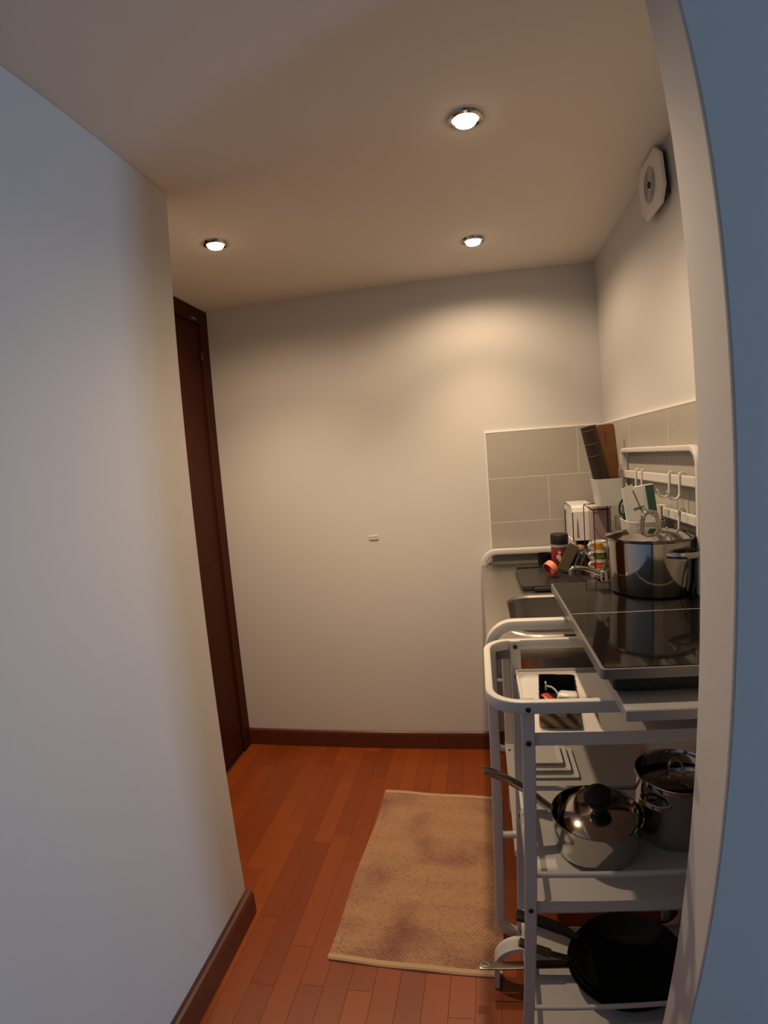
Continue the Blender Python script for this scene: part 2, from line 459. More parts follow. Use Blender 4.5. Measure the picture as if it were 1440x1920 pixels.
rc = [Vector((-0.491, 1.211, 0)), Vector((0.018, 1.190, 0)), Vector((0.045, 2.035, 0)), Vector((-0.455, 2.070, 0))]
rug = thing('rug', 'beige and mauve woven cotton rug on the wooden floor', 'rug', tuple(sum(rc, Vector()) / 4))
def rugpt(u, v_): return rc[0] * (1-u) * (1-v_) + rc[1] * u * (1-v_) + rc[2] * u * v_ + rc[3] * (1-u) * v_
def rugsheet(v0, v1, nu, nv, hfun):
    bm = B(); g = []
    for j in range(nv + 1):
        v_ = v0 + (v1 - v0) * j / nv; row = []
        for i in range(nu + 1):
            u = i / nu
            p = rugpt(u, v_)
            wob = 0.004 * math.sin(v_ * 9 + 1) * (1 if u < 0.05 else 0)
            row.append(bm.verts.new(p + Vector((wob, 0, hfun(i, j, u, v_)))))
        g.append(row)
    for j in range(nv):
        for i in range(nu): bm.faces.new((g[j][i], g[j][i+1], g[j+1][i+1], g[j+1][i]))
    es = [e for e in bm.edges if e.is_boundary]
    ex = bmesh.ops.extrude_edge_only(bm, edges=es)
    for v in ex['geom']:
        if isinstance(v, bmesh.types.BMVert): v.co.z = 0.0005
    return bm
NU, NV = 38, 92
def weave(i, j, u, v_):
    big = 0.0010 * math.sin(v_ * 23 + u * 3) + 0.0010 * math.sin(u * 9 + 2)
    b_ = v_ * NV; row = math.floor(b_); fb_ = b_ - row
    a_ = u * NU + (0.5 if row % 2 else 0.0); fa_ = a_ - math.floor(a_)
    nub = max(0.0, math.sin(PI * fa_)) ** 0.6 * max(0.0, math.sin(PI * fb_)) ** 0.6
    hsh = math.sin(math.floor(a_) * 12.9898 + row * 78.233) * 43758.5453
    hsh -= math.floor(hsh)
    return 0.0050 + big + 0.0058 * nub * (0.65 + 0.45 * hsh)
obj('woven_field', rugsheet(0.022, 0.972, 152, 270, weave), RUGC, rug, smooth=True)
obj('hem', rugsheet(0.0, 0.022, 40, 4, lambda i, j, u, v_: 0.009 + 0.0015 * math.sin(u * 14) + (-0.004 if j == 0 else 0)), HEM, rug, smooth=True)
obj('hem', rugsheet(0.972, 1.0, 40, 4, lambda i, j, u, v_: 0.008 + 0.0015 * math.sin(u * 11) + (-0.004 if j == 4 else 0)), HEM, rug, smooth=True)

# ================================================================== MINI KITCHEN UNIT (white tube frame, steel worktop with sink)
KN, KF = 1.343, 2.400          # near and far side frames
kit = thing('mini_kitchen', 'white tube framed mini kitchen with steel sink worktop against the tiles', 'kitchen unit', (0.29, 1.87, 0))
X_ = Vector((1, 0, 0)); Z_ = Vector((0, 0, 1)); Y_ = Vector((0, 1, 0))
def side_loop(y):
    zt, zb, xl, xr, r = 0.982, 0.014, 0.014, 0.548, 0.062
    p = [Vector((xr - r, y, zt))]
    p += arc((xl + r, y, zt - r), r, PI/2, PI, X_, Z_, 8)
    p += arc((xl + r, y, zb + r), r, PI, 1.5*PI, X_, Z_, 8)
    p += arc((xr - r, y, zb + r), r, 1.5*PI, 2*PI, X_, Z_, 8)
    p += arc((xr - r, y, zt - r), r, 0, PI/2, X_, Z_, 8)
    return p[:-1]
for y in (KN, KF):
    lp = side_loop(y)
    f_ = obj('side_frame', sweep(B(), lp[1:], (0, 1, 0), 0.027, 0.026, 'flat', True, 16), WHITE, kit, smooth=True)
    obj('crossbar', tube(B(), [(0.026, y, 0.365), (0.536, y, 0.365)], 0.010), WHITE, f_, smooth=True)
# worktop sheet with a rounded opening, folded apron, drawn sink bowl
SX0, SX1, SY0, SY1 = 0.085, 0.43, 1.435, 1.815
bm = B()
outer = rrect(0.004, 0.566, KN + 0.015, KF - 0.012, 0.012, 6)
rim = rrect(SX0 - 0.030, SX1 + 0.030, SY0 - 0.030, SY1 + 0.024, 0.105, 6)
inn = rrect(SX0, SX1, SY0, SY1, 0.075, 6)
loops = [[(a, b, WT - 0.042) for a, b in outer], [(a, b, WT - 0.003) for a, b in outer], [(0.285 + (a - 0.285) * 0.99, 1.87 + (b - 1.87) * 0.995, WT) for a, b in outer],
         [(a, b, WT) for a, b in rim], [(0.2575 + (a - 0.2575) * 0.985, 1.624 + (b - 1.624) * 0.985, WT + 0.0035) for a, b in rim],
         [(0.2575 + (a - 0.2575) * 1.03, 1.625 + (b - 1.625) * 1.03, WT + 0.003) for a, b in inn], [(a, b, WT - 0.004) for a, b in inn]]
obj('worktop', loft(bm, loops, False, False), STEEL, kit, smooth=True, label='brushed steel worktop with a rimmed sink opening')
bm = B()
bl = []
for s, z in ((1.0, WT - 0.003), (0.985, WT - 0.03), (0.95, WT - 0.13), (0.88, WT - 0.150), (0.5, WT - 0.154), (0.12, WT - 0.158)):
    bl.append([(0.2575 + (a - 0.2575) * s, 1.625 + (b - 1.625) * s, z) for a, b in inn])
sk = obj('sink_bowl', loft(bm, bl, False, True), STEEL, kit, smooth=True)
obj('drain', lathe(B(), [(0.036, 0.004), (0.030, 0.0015), (0.012, 0.0), (0, 0.0)], (0.2575, 1.625, WT - 0.156), 24), CHROME, sk, smooth=True)
# front and back rails that tie the two side frames together
obj('front_rail', sweep(B(), [(0.012, KN, 0.872), (0.012, KF, 0.872)], (0, 0, 1), 0.016, 0.03), WHITE, kit)
obj('back_rail', sweep(B(), [(0.55, KN, 0.872), (0.55, KF, 0.872)], (0, 0, 1), 0.016, 0.03), WHITE, kit)
obj('floor_rail', sweep(B(), [(0.545, KN, 0.10), (0.545, KF, 0.10)], (0, 0, 1), 0.016, 0.03), WHITE, kit)
# lower shelf on its own posts
sh = obj('lower_shelf', box(B(), (0.060, KN + 0.016, 0.276), (0.535, 1.972, 0.300), 0.003, 1), WHITE, kit)
for (px, py) in ((0.076, 1.960), (0.52, 1.960)):
    obj('shelf_post', box(B(), (px - 0.015, py - 0.011, 0.300), (px + 0.017, py + 0.011, 0.872), 0.003, 1), WHITE, kit)
for (px, py) in ((0.08, 1.40), (0.08, 1.95), (0.515, 1.40), (0.515, 1.95)):
    obj('shelf_leg', box(B(), (px - 0.012, py - 0.011, 0.0), (px + 0.012, py + 0.011, 0.276), 0.003, 1), WHITE, kit)
obj('screw', lathe(B(), [(0.005, 0), (0.005, 0.002), (0, 0.003)], (0.074, 1.90, 0.300), 10, True), SCREW, sh)
# back frame: rounded top bar on two posts, and two flat hook rails
bx = 0.553
p = [(bx, 2.045, WT + 0.002)] + [tuple(q) for q in arc((bx, 2.045 - 0.012, 1.404 - 0.012), 0.012, 0, PI/2, Y_, Z_, 4)]
p += [tuple(q) for q in arc((bx, 1.360 + 0.045, 1.404 - 0.045), 0.045, PI/2, PI, Y_, Z_, 8)] + [(bx, 1.360, WT + 0.002)]
bf = obj('back_frame', sweep(B(), p, (1, 0, 0), 0.017, 0.024, 'soft'), WHITE, kit, smooth=True)
RAIL = {}
for key, z in (('mid', 1.318), ('low', 1.219)):
    RAIL[key] = obj('hook_rail', box(B(), (0.5445, 1.376, z - 0.014), (0.5545, 2.040, z + 0.014), 0.003, 2), WHITE, kit)
    for yy in (1.50, 1.92):
        obj('rail_bracket', box(B(), (0.5545, yy - 0.012, z - 0.009), (XR - TT - 0.0005, yy + 0.012, z + 0.009), 0.002, 1), WHITE, kit)

# ---- tap
tap = thing('sink_tap', 'chrome sink tap with a low curved spout behind the hob', 'tap', (0.44, 1.95, WT))
bm = B(); lathe(bm, [(0.026, 0.0), (0.026, 0.006), (0.019, 0.012), (0.017, 0.046), (0.012, 0.052), (0, 0.052)], (0.44, 1.95, WT + 0.0005), 24, True)
obj('tap_base', bm, CHROME, tap, smooth=True)
sp = [(0.440, 1.950, WT + 0.030), (0.420, 1.947, WT + 0.044), (0.400, 1.945, WT + 0.054), (0.375, 1.942, WT + 0.062), (0.350, 1.938, WT + 0.066), (0.330, 1.935, WT + 0.066), (0.3245, 1.934, WT + 0.060), (0.3235, 1.934, WT + 0.040)]
obj('spout', tube(B(), sp, 0.010, 12), CHROME, tap, smooth=True)
obj('lever', tube(B(), [(0.44, 1.95, WT + 0.048), (0.455, 1.975, WT + 0.062), (0.475, 2.005, WT + 0.068)], 0.006, 10), CHROME, tap, smooth=True)

# ================================================================== UTILITY CART
cart = thing('utility_cart', 'white steel three-tier utility cart with rounded handle rail', 'cart', (0.285, 1.1375, 0))
CN, CF, CXL, CXR = 0.965, 1.310, 0.004, 0.562
r = 0.062
hp = []
for (cx, cy_, a) in ((CXR - r, CF - r, 0), (CXL + r, CF - r, PI/2), (CXL + r, CN + r, PI), (CXR - r, CN + r, 1.5*PI)):
    hp += arc((cx, cy_, 0.942), r, a, a + PI/2, X_, Y_, 8)
obj('handle_rail', sweep(B(), hp, (0, 0, 1), 0.016, 0.025, 'flat', True, 16), WHITE, cart, smooth=True)
POSTX = (0.062, 0.534)
for y, s in ((CN, 1), (CF, -1)):
    for px in POSTX:
        yy = y + s * 0.0075
        po = obj('post', box(B(), (px, yy - 0.007 if s < 0 else yy, 0.030), (px + 0.026, yy if s < 0 else yy + 0.007, 0.9545), 0.002, 1), WHITE, cart)
        fc = y - 0.0075 if s > 0 else CF - 0.0155
        for z in (0.939, 0.861, 0.463, 0.068):
            yc_ = (CN - 0.0072) if (s > 0 and z > 0.9) else (CN + 0.0070 if s > 0 else CF - 0.0152)
            obj('screw', lathe(B(), [(0.0055, -0.001), (0.0055, 0.0015), (0.003, 0.003), (0, 0.003)], (px + 0.013, yc_, z), 12, True, rot=rotm('X', 90)), SCREW, po)
        obj('foot_cap', lathe(B(), [(0.014, 0.0), (0.014, 0.022), (0.010, 0.031), (0, 0.031)], (px + 0.013, yy + (0.0035 if s > 0 else -0.0035), 0.0), 16, True), BLACKP, cart, smooth=True)
TY0, TY1 = CN + 0.0150, CF - 0.0150
def tray(ztop, name='tray'):
    bm = B()
    o1 = rrect(0.0725, 0.561, TY0, TY1, 0.010, 4); i1 = rrect(0.0765, 0.557, TY0 + 0.004, TY1 - 0.004, 0.008, 4)
    loft(bm, [[(a, b, ztop - 0.028) for a, b in o1], [(a, b, ztop) for a, b in o1], [(a, b, ztop) for a, b in i1], [(a, b, ztop - 0.006) for a, b in i1]])
    return obj(name, bm, WHITE, cart)
TZ = (0.880, 0.482, 0.086)
for z in TZ: tray(z)
for z in (0.548, 0.150):
    for yy in (CN + 0.0190, CF - 0.0190):
        obj('guard_rail', tube(B(), [(0.076, yy, z), (0.553, yy, z)], 0.0065, 10), WHITE, cart, smooth=True)
    for xx in (0.0760, 0.553):
        obj('guard_rail', tube(B(), [(xx, CN + 0.019, z - 0.004), (xx, CF - 0.019, z - 0.004)], 0.006, 10), WHITE, cart, smooth=True)
# bent foot under the handle side
fb = [(0.074, 1.18, 0.143)] + [tuple(q) for q in arc((0.066, 1.18, 0.079), 0.064, PI/2, PI, X_, Z_, 9)] + [(0.002, 1.18, 0.001)]
obj('foot_bracket', sweep(B(), fb, (0, 1, 0), 0.014, 0.045), WHITE, cart)

# ================================================================== BOARD AND HOB
brd = obj('board', box(B(), (0.232, 0.870, 0.9562), (0.562, 1.322, 0.978), 0.002, 1), pbr('grey_white_laminate', (0.36, 0.35, 0.34), 0.5, var=0.03), loc=(0.4, 1.1, 0.9562))
tag(brd, 'pale grey laminate board lying across the utility cart handles under the hob', 'board')
hob = thing('induction_hob', 'black glass two-zone portable induction hob with silver edge on the board', 'hob', (0.385, 1.23, 0.978))
HX0, HX1, HY0, HY1 = 0.200, 0.566, 0.912, 1.548
bm = B()
oo = rrect(HX0, HX1, HY0, HY1, 0.008, 3); ii = rrect(HX0 + 0.006, HX1 - 0.006, HY0 + 0.006, HY1 - 0.006, 0.006, 3)
loft(bm, [[(a, b, 1.016) for a, b in oo], [(a, b, 1.0345) for a, b in oo], [(a, b, 1.0345) for a, b in ii], [(a, b, 1.030) for a, b in ii]])
obj('frame', bm, SILVER, hob)
gl = obj('glass_top', loft(B(), [[(a, b, 1.030) for a, b in rrect(HX0 + 0.0062, HX1 - 0.0062, HY0 + 0.0062, HY1 - 0.0062, 0.006, 3)], [(a, b, 1.0358) for a, b in rrect(HX0 + 0.0062, HX1 - 0.0062, HY0 + 0.0062, HY1 - 0.0062, 0.006, 3)]]), GLASSBLK, hob)
obj('zone_line', box(B(), (HX0 + 0.007, 1.2395, 1.0358), (HX1 - 0.007, 1.2415, 1.0362)), pbr('hob_print', (0.55, 0.53, 0.50), 0.4), gl)
obj('body', box(box(B(), (0.226, 0.932, 0.984), (0.55, 1.318, 1.016), 0.004, 1), (0.226, 1.316, 0.999), (0.55, 1.52, 1.016), 0.003, 1), BLACKP, hob)
for fx in (0.25, 0.52):
    for fy in (0.96, 1.29):
        obj('foot', lathe(B(), [(0.012, 0), (0.013, 0.007)], (fx, fy, 0.978), 14, True, True), BLACKP, hob)

# ================================================================== COOKWARE
def loop_handle(bm, c, ang, r0, reach, half, z, t=0.011, d=0.007):
    """flat bent side handle at angle ang on a pot of radius r0"""
    c = Vector(c); u = Vector((math.cos(ang), math.sin(ang), 0)); w = Vector((-math.sin(ang), math.cos(ang), 0))
    pts = []
    for i in range(13):
        a = -1 + 2 * i / 12
        out = reach * (1 - abs(a) ** 3.2)
        side = half * (math.sin(a * PI / 2))
        base = math.sqrt(max(0, r0 * r0 - side * side))
        pts.append(c + u * (base + out - 0.002) + w * side + Z_ * z)
    return sweep(bm, pts, (0, 0, 1), d, t, 'soft', n=10)

# --- stock pot on the hob
PC = (0.448, 1.428, 1.0364)
pot = thing('stock_pot', 'shiny steel stock pot with a lid standing on the hob', 'pot', PC, 'steel cookware')
body = [(0, 0.0), (0.094, 0.0), (0.1005, 0.004), (0.1055, 0.03), (0.1075, 0.10), (0.1085, 0.140), (0.1115, 0.1435), (0.1105, 0.1455), (0.1065, 0.142), (0.1045, 0.10), (0.1025, 0.03), (0.094, 0.008), (0, 0.007)]
obj('pot_body', lathe(B(), body, PC, 64), CHROME, pot, smooth=True)
lid = obj('lid', lathe(B(), [(0, 0.158), (0.05, 0.1565), (0.085, 0.1515), (0.102, 0.147), (0.1135, 0.1465), (0.1145, 0.1485), (0.103, 0.1505), (0.086, 0.1555), (0.05, 0.1610), (0, 0.163)], PC, 64), CHROME, pot, smooth=True)
kc = Vector(PC) + Vector((0, 0, 0.160))
kp = [kc + Vector((-0.021, 0.004, -0.002)), kc + Vector((-0.020, 0.004, 0.022))] + [kc + Vector((0, 0, 0.030)) + X_ * (0.019 * math.cos(a)) + Y_ * 0.0 + Z_ * (0.018 * math.sin(a)) for a in [PI - PI * i / 10 for i in range(11)]] + [kc + Vector((0.020, -0.004, 0.022)), kc + Vector((0.021, -0.004, -0.002))]
obj('lid_handle', sweep(B(), kp, (0, 1, 0), 0.011, 0.016, 'soft'), CHROME, lid, smooth=True)
for ang in (-58, 122):
    obj('side_handle', loop_handle(B(), PC, math.radians(ang), 0.1075, 0.034, 0.050, 0.112, 0.015, 0.008), CHROME, pot, smooth=True)

# --- saucepan with glass lid tilted in it, on the middle tray
SC = (0.245, 1.160, 0.4765)
pan = thing('saucepan', 'steel saucepan with long handle and tilted black-knobbed lid on the middle tray', 'pan', SC, 'steel cookware')
body = [(0, 0), (0.088, 0), (0.094, 0.005), (0.0985, 0.02), (0.1025, 0.070), (0.1055, 0.094), (0.1068, 0.0965), (0.1045, 0.0970), (0.1005, 0.075), (0.0965, 0.022), (0.09, 0.008), (0, 0.007)]
obj('pan_body', lathe(B(), body, SC, 56), CHROME, pan, smooth=True)
hd = [(0.143, 1.185, 0.563), (0.118, 1.192, 0.580), (0.085, 1.196, 0.608), (0.04, 1.200, 0.634), (0.0, 1.202, 0.652), (-0.016, 1.203, 0.659)]
SATIN = pbr('satin_steel', (0.62, 0.60, 0.57), 0.24, 1.0, var=0.03)
ho = obj('long_handle', sweep(B(), hd, (0, 0, 1), 0.028, 0.013, 'soft', taper=lambda t: (0.8 + 0.3 * t, 1.0)), SATIN, pan, smooth=True)
obj('hanging_hole', tube(B(), [Vector((-0.005, 1.2025, 0.6585)) + Vector((0.011, 0, -0.0048)) * math.cos(a) + Vector((0, 0.007, 0)) * math.sin(a) for a in [2 * PI * i / 20 for i in range(20)]], 0.0016, 6, closed=True), BLACKP, ho, smooth=True)
LR = rotm('X', 12) @ rotm('Y', -9)
lc = Vector(SC) + Vector((0.010, 0.006, 0.083))
ld = obj('lid', lathe(B(), [(0.0835, 0.0), (0.07, 0.006), (0.04, 0.0125), (0, 0.015), (0, 0.0185), (0.04, 0.016), (0.07, 0.0095), (0.0835, 0.0035)], lc, 48, rot=LR), CHROME, pan, smooth=True)
obj('lid_rim', tube(B(), [lc + LR @ Vector((0.0843 * math.cos(a), 0.0843 * math.sin(a), 0.001)) for a in [2 * PI * i / 56 for i in range(56)]], 0.0035, 8, closed=True), CHROME, ld, smooth=True)
obj('lid_knob', lathe(B(), [(0, 0.016), (0.018, 0.017), (0.016, 0.027), (0.028, 0.044), (0.033, 0.060), (0.030, 0.071), (0.017, 0.078), (0, 0.079)], lc, 28, rot=LR), BLACKP, ld, smooth=True)

# --- deep pot with its lid, half hidden by the wall end
DC = (0.447, 1.217, 0.4765)
dp = thing('deep_pot', 'deep steel pot with a dark inside and tilted lid beside the saucepan', 'pot', DC, 'steel cookware')

body = [(0, 0), (0.086, 0), (0.091, 0.005), (0.0945, 0.03), (0.0955, 0.150), (0.0985, 0.162), (0.0972, 0.165), (0.0935, 0.155), (0.0925, 0.03), (0.086, 0.008), (0, 0.007)]
obj('pot_body', lathe(B(), body, DC, 56), CHROME, dp, smooth=True)
LR2 = rotm('X', -16) @ rotm('Y', -6)
lc2 = Vector(DC) + Vector((0.0, -0.006, 0.144))
dl_ = obj('lid', lathe(B(), [(0.0855, 0.0), (0.06, 0.007), (0.03, 0.010), (0, 0.011), (0, 0.013), (0.03, 0.012), (0.06, 0.009), (0.0855, 0.003)], lc2, 48, rot=LR2), CHROME, dp, smooth=True)
kk = lc2 + LR2 @ Vector((0, 0, 0.011))
obj('lid_handle', sweep(B(), [kk + LR2 @ Vector((0.019 * math.cos(a), 0, 0.002 + 0.034 * math.sin(a))) for a in [PI * i / 10 for i in range(11)]], LR2 @ Y_, 0.006, 0.012, 'soft'), CHROME, dl_, smooth=True)
for ang in (-138, 42):
    obj('side_handle', loop_handle(B(), DC, math.radians(ang), 0.0955, 0.022, 0.036, 0.122), CHROME, dp, smooth=True)

# --- three frying pans nested on the bottom tray
FX, FY, FZ = 0.338, 1.137, 0.0805
def fry(name, label, r0, r1, z0, z1, cat='pan'):
    t = thing(name, label, cat, (FX, FY, FZ + z0), 'nested frying pans on the bottom tray')
    prof = [(0, z0), (r0, z0), (r0 + 0.008, z0 + 0.004), (r1, z1), (r1 - 0.0015, z1 + 0.0015), (r0 + 0.005, z0 + 0.0065), (r0, z0 + 0.003), (0, z0 + 0.003)]
    obj('pan_bowl', lathe(B(), prof, (FX, FY, FZ), 56), DARKCOAT, t, smooth=True)
    return t
f1 = fry('frying_pan', 'lowest nested frying pan with a flat steel handle on the bottom tray', 0.115, 0.156, 0.000, 0.048)
bm = sweep(B(), [(0.185, 1.137, 0.122), (0.12, 1.137, 0.120), (0.04, 1.137, 0.113), (-0.02, 1.137, 0.110), (-0.043, 1.137, 0.110)], (0, 0, 1), 0.026, 0.006, 'soft')
h1 = obj('handle', bm, pbr('dull_steel', (0.20, 0.17, 0.14), 0.3, 1.0), f1, smooth=True)
obj('hanging_hole', tube(B(), [Vector((-0.030, 1.137, 0.1135)) + Vector((0.011 * math.cos(a), 0.008 * math.sin(a), 0)) for a in [2 * PI * i / 20 for i in range(20)]], 0.0016, 6, closed=True), CHROME, h1, smooth=True)
f2 = fry('frying_pan', 'middle nested frying pan with a slim dark ferruled handle', 0.109, 0.1495, 0.0125, 0.0605)
bm = sweep(B(), [(0.192, 1.139, 0.138), (0.165, 1.140, 0.146), (0.135, 1.142, 0.155)], (0, 0, 1), 0.015, 0.010, 'soft')
h2 = obj('handle_neck', bm, BLACKP, f2, smooth=True)
obj('handle', sweep(B(), [(0.138, 1.142, 0.154), (0.10, 1.146, 0.166), (0.06, 1.150, 0.184)], (0, 0, 1), 0.024, 0.015, 'soft'), pbr('dark_brown_handle', (0.05, 0.035, 0.025), 0.4), f2, smooth=True)
f3 = fry('frying_pan', 'topmost nested deep black frying pan with a thick black handle', 0.103, 0.143, 0.025, 0.0735)
bm = sweep(B(), [(0.213, 1.192, 0.153), (0.190, 1.203, 0.163), (0.165, 1.208, 0.174), (0.12, 1.213, 0.190), (0.056, 1.218, 0.206)], (0, 0, 1), 0.034, 0.020, 'soft', taper=lambda t: (0.45 + 0.55 * min(1, t * 2.2), 0.8))
obj('handle', bm, BLACKP, f3, smooth=True)

# --- stacked square plates on the lower kitchen shelf
PG = 'square plates on the lower shelf'
for i, (s, lab) in enumerate(((0.098, 'largest white square plate at the bottom of the shelf stack'), (0.080, 'medium white square plate in the middle of the shelf stack'), (0.062, 'smallest white square plate on top of the shelf stack'))):
    z = 0.3005 + i * 0.0135
    pc_ = (0.203 + (0.0, -0.006, -0.012)[i], 1.80 + (0.0, 0.006, 0.012)[i], z)
    t = thing('square_plate', lab, 'plate', pc_, PG)
    lo_ = rrect(pc_[0] - s * 0.75, pc_[0] + s * 0.75, pc_[1] - s * 0.75, pc_[1] + s * 0.75, 0.006, 3)
    hi_ = rrect(pc_[0] - s, pc_[0] + s, pc_[1] - s, pc_[1] + s, 0.008, 3)
    i_ = rrect(pc_[0] - s * 0.72, pc_[0] + s * 0.72, pc_[1] - s * 0.72, pc_[1] + s * 0.72, 0.006, 3)
    obj('dish', loft(B(), [[(a, b, z) for a, b in lo_], [(a, b, z + 0.009) for a, b in hi_], [(a, b, z + 0.012) for a, b in hi_], [(a, b, z + 0.004) for a, b in i_]]), CERAM, t)

# ================================================================== THINGS ON THE TOP TRAY OF THE CART
T1 = 0.8745
TINP = stripes('tin_print_gold', (0.03, 0.02, 0.012), (0.22, 0.11, 0.03), (0.30, 0.24, 0.13), 22, 0.45, 'DIAGONAL')
tin = thing('tin_box', 'open rectangular tin box with gold and black print on the cart tray', 'tin', (0.155, 1.09, T1))
tR = rotm('Z', -6)
def trot(p): return Vector((0.148, 1.085, 0)) + tR @ Vector((p[0], p[1], 0)) + Vector((0, 0, p[2]))
o1 = rrect(-0.040, 0.040, -0.081, 0.081, 0.008, 3); i1 = rrect(-0.0385, 0.0385, -0.0795, 0.0795, 0.007, 3)
bm = loft(B(), [[trot((a, b, T1)) for a, b in o1], [trot((a, b, T1 + 0.046)) for a, b in o1], [trot((a, b, T1 + 0.046)) for a, b in i1], [trot((a, b, T1 + 0.0445)) for a, b in i1]], True, False)
obj('tin_body', bm, TINP, tin)
bm = loft(B(), [[trot((a * 0.995, b * 0.995, T1 + 0.0445)) for a, b in i1], [trot((a * 0.995, b * 0.995, T1 + 0.002)) for a, b in i1]], False, True)
obj('black_lining', bm, pbr('black_lining', (0.008, 0.008, 0.008), 0.6), tin, flip=False)
bm = box(B(), (-0.009, -0.0005, -0.006), (0.009, 0.0005, 0.006))
bmesh.ops.rotate(bm, verts=bm.verts, cent=(0, 0, 0), matrix=tR); bmesh.ops.translate(bm, verts=bm.verts, vec=trot((0.004, -0.0814, T1 + 0.033)))
obj('print_label', bm, pbr('grey_label', (0.35, 0.33, 0.29), 0.6, var=0.4, scale=400), tin)
# white plug-in charger
chg = thing('phone_charger', 'white plug charger lying in the open tin box', 'charger', (0.170, 1.085, T1 + 0.003))
cR = rotm('Z', -12) @ rotm('X', -14)
bm = box(B(), (-0.0215, -0.026, -0.0165), (0.0215, 0.026, 0.0165), 0.008, 3)
bmesh.ops.rotate(bm, verts=bm.verts, cent=(0, 0, 0), matrix=cR); bmesh.ops.translate(bm, verts=bm.verts, vec=(0.167, 1.072, T1 + 0.0275))
cb_ = obj('charger_body', bm, CERAM, chg, smooth=True)
bm = box(B(), (-0.017, -0.0266, -0.012), (0.017, -0.0255, 0.010), 0.0)
bmesh.ops.rotate(bm, verts=bm.verts, cent=(0, 0, 0), matrix=cR); bmesh.ops.translate(bm, verts=bm.verts, vec=(0.167, 1.072, T1 + 0.0275))
obj('socket_face', bm, pbr('grey_socket_face', (0.30, 0.29, 0.30), 0.5), cb_)
obj('cable', tube(B(), [(0.152, 1.098, T1 + 0.026), (0.145, 1.104, T1 + 0.036), (0.138, 1.108, T1 + 0.041), (0.128, 1.112, T1 + 0.042)], 0.0022, 8), CERAM, chg, smooth=True)
obj('cable_plug', box(B(), (0.1245, 1.107, T1 + 0.033), (0.1275, 1.116, T1 + 0.052), 0.001, 1), CERAM, chg)
# red pocket knife
kn = thing('pocket_knife', 'red folding pocket knife lying in the open tin box', 'knife', (0.136, 1.068, T1 + 0.003))
kR = rotm('Z', -56) @ rotm('Y', 12)
for nm, off, m_, sz in (('red_scale', 0.006, pbr('red_plastic', (0.45, 0.03, 0.02), 0.25), 0.0035), ('red_scale', -0.006, MATS.get('red_plastic'), 0.0035), ('blade_stack', 0.0, CHROME, 0.0045)):
    bm = box(B(), (-0.036, -0.010, -sz), (0.036, 0.010, sz), 0.003, 2)
    bmesh.ops.translate(bm, verts=bm.verts, vec=(0, 0, off)); bmesh.ops.rotate(bm, verts=bm.verts, cent=(0, 0, 0), matrix=kR)
    bmesh.ops.translate(bm, verts=bm.verts, vec=(0.137, 1.062, T1 + 0.020)); obj(nm, bm, m_, kn, smooth=True)

# ================================================================== THINGS ON THE WORKTOP
WZ = WT + 0.0008
# black draining tray
bt = thing('draining_tray', 'flat black plastic draining tray on the steel worktop', 'tray', (0.28, 2.055, WZ))
o1 = rrect(0.142, 0.380, 1.892, 2.232, 0.012, 3); i1 = rrect(0.150, 0.372, 1.900, 2.224, 0.010, 3)
obj('tray_body', loft(B(), [[(a, b, WZ) for a, b in i1], [(a, b, WZ + 0.013) for a, b in o1], [(a, b, WZ + 0.017) for a, b in o1], [(a, b, WZ + 0.017) for a, b in i1], [(a, b, WZ + 0.012) for a, b in i1]]), pbr('black_satin_plastic', (0.022, 0.020, 0.020), 0.35), bt)
obj('grip', box(B(), (0.185, 1.868, WZ + 0.003), (0.36, 1.893, WZ + 0.015), 0.004, 2), BLACKP, bt)
obj('grip', box(B(), (0.215, 2.231, WZ + 0.003), (0.34, 2.256, WZ + 0.015), 0.004, 2), BLACKP, bt)
TRZ = WZ + 0.0125
# dark cup
dc = obj('tumbler', lathe(B(), [(0, 0), (0.028, 0), (0.032, 0.058), (0.0305, 0.058), (0.0265, 0.003), (0, 0.003)], (0.277, 2.292, WZ), 32), pbr('dark_navy_plastic', (0.005, 0.0045, 0.006), 0.6, spec=0.2), loc=(0.277, 2.292, WZ), smooth=True)
tag(dc, 'small very dark tumbler on the worktop next to the coffee jar', 'cup')
# instant coffee jar
cj = thing('coffee_jar', 'jar of instant coffee with red label and black lid', 'jar', (0.326, 2.195, TRZ))
jz = TRZ
obj('glass_jar', lathe(B(), [(0, 0), (0.031, 0), (0.034, 0.006), (0.034, 0.085), (0.033, 0.104), (0.030, 0.106), (0, 0.106)], (0.326, 2.195, jz), 36), pbr('coffee_brown_jar', (0.06, 0.025, 0.015), 0.15, var=0.3, scale=60), cj, smooth=True)
obj('label_band', lathe(B(), [(0.0343, 0.020), (0.0347, 0.021), (0.0347, 0.084), (0.0343, 0.085)], (0.326, 2.195, jz), 36), pbr('dark_red_label', (0.20, 0.018, 0.014), 0.4, var=0.5, scale=90), cj, smooth=True)
obj('silver_band', lathe(B(), [(0.0336, 0.0885), (0.0346, 0.090), (0.0346, 0.101), (0.0338, 0.102)], (0.326, 2.195, jz), 36), pbr('pale_band', (0.45, 0.40, 0.38), 0.4), cj, smooth=True)
obj('lid', lathe(B(), [(0.0358, 0.104), (0.0362, 0.106), (0.0362, 0.140), (0.034, 0.1435), (0, 0.1440)], (0.326, 2.195, jz), 36, True), BLACKP, cj, smooth=True)
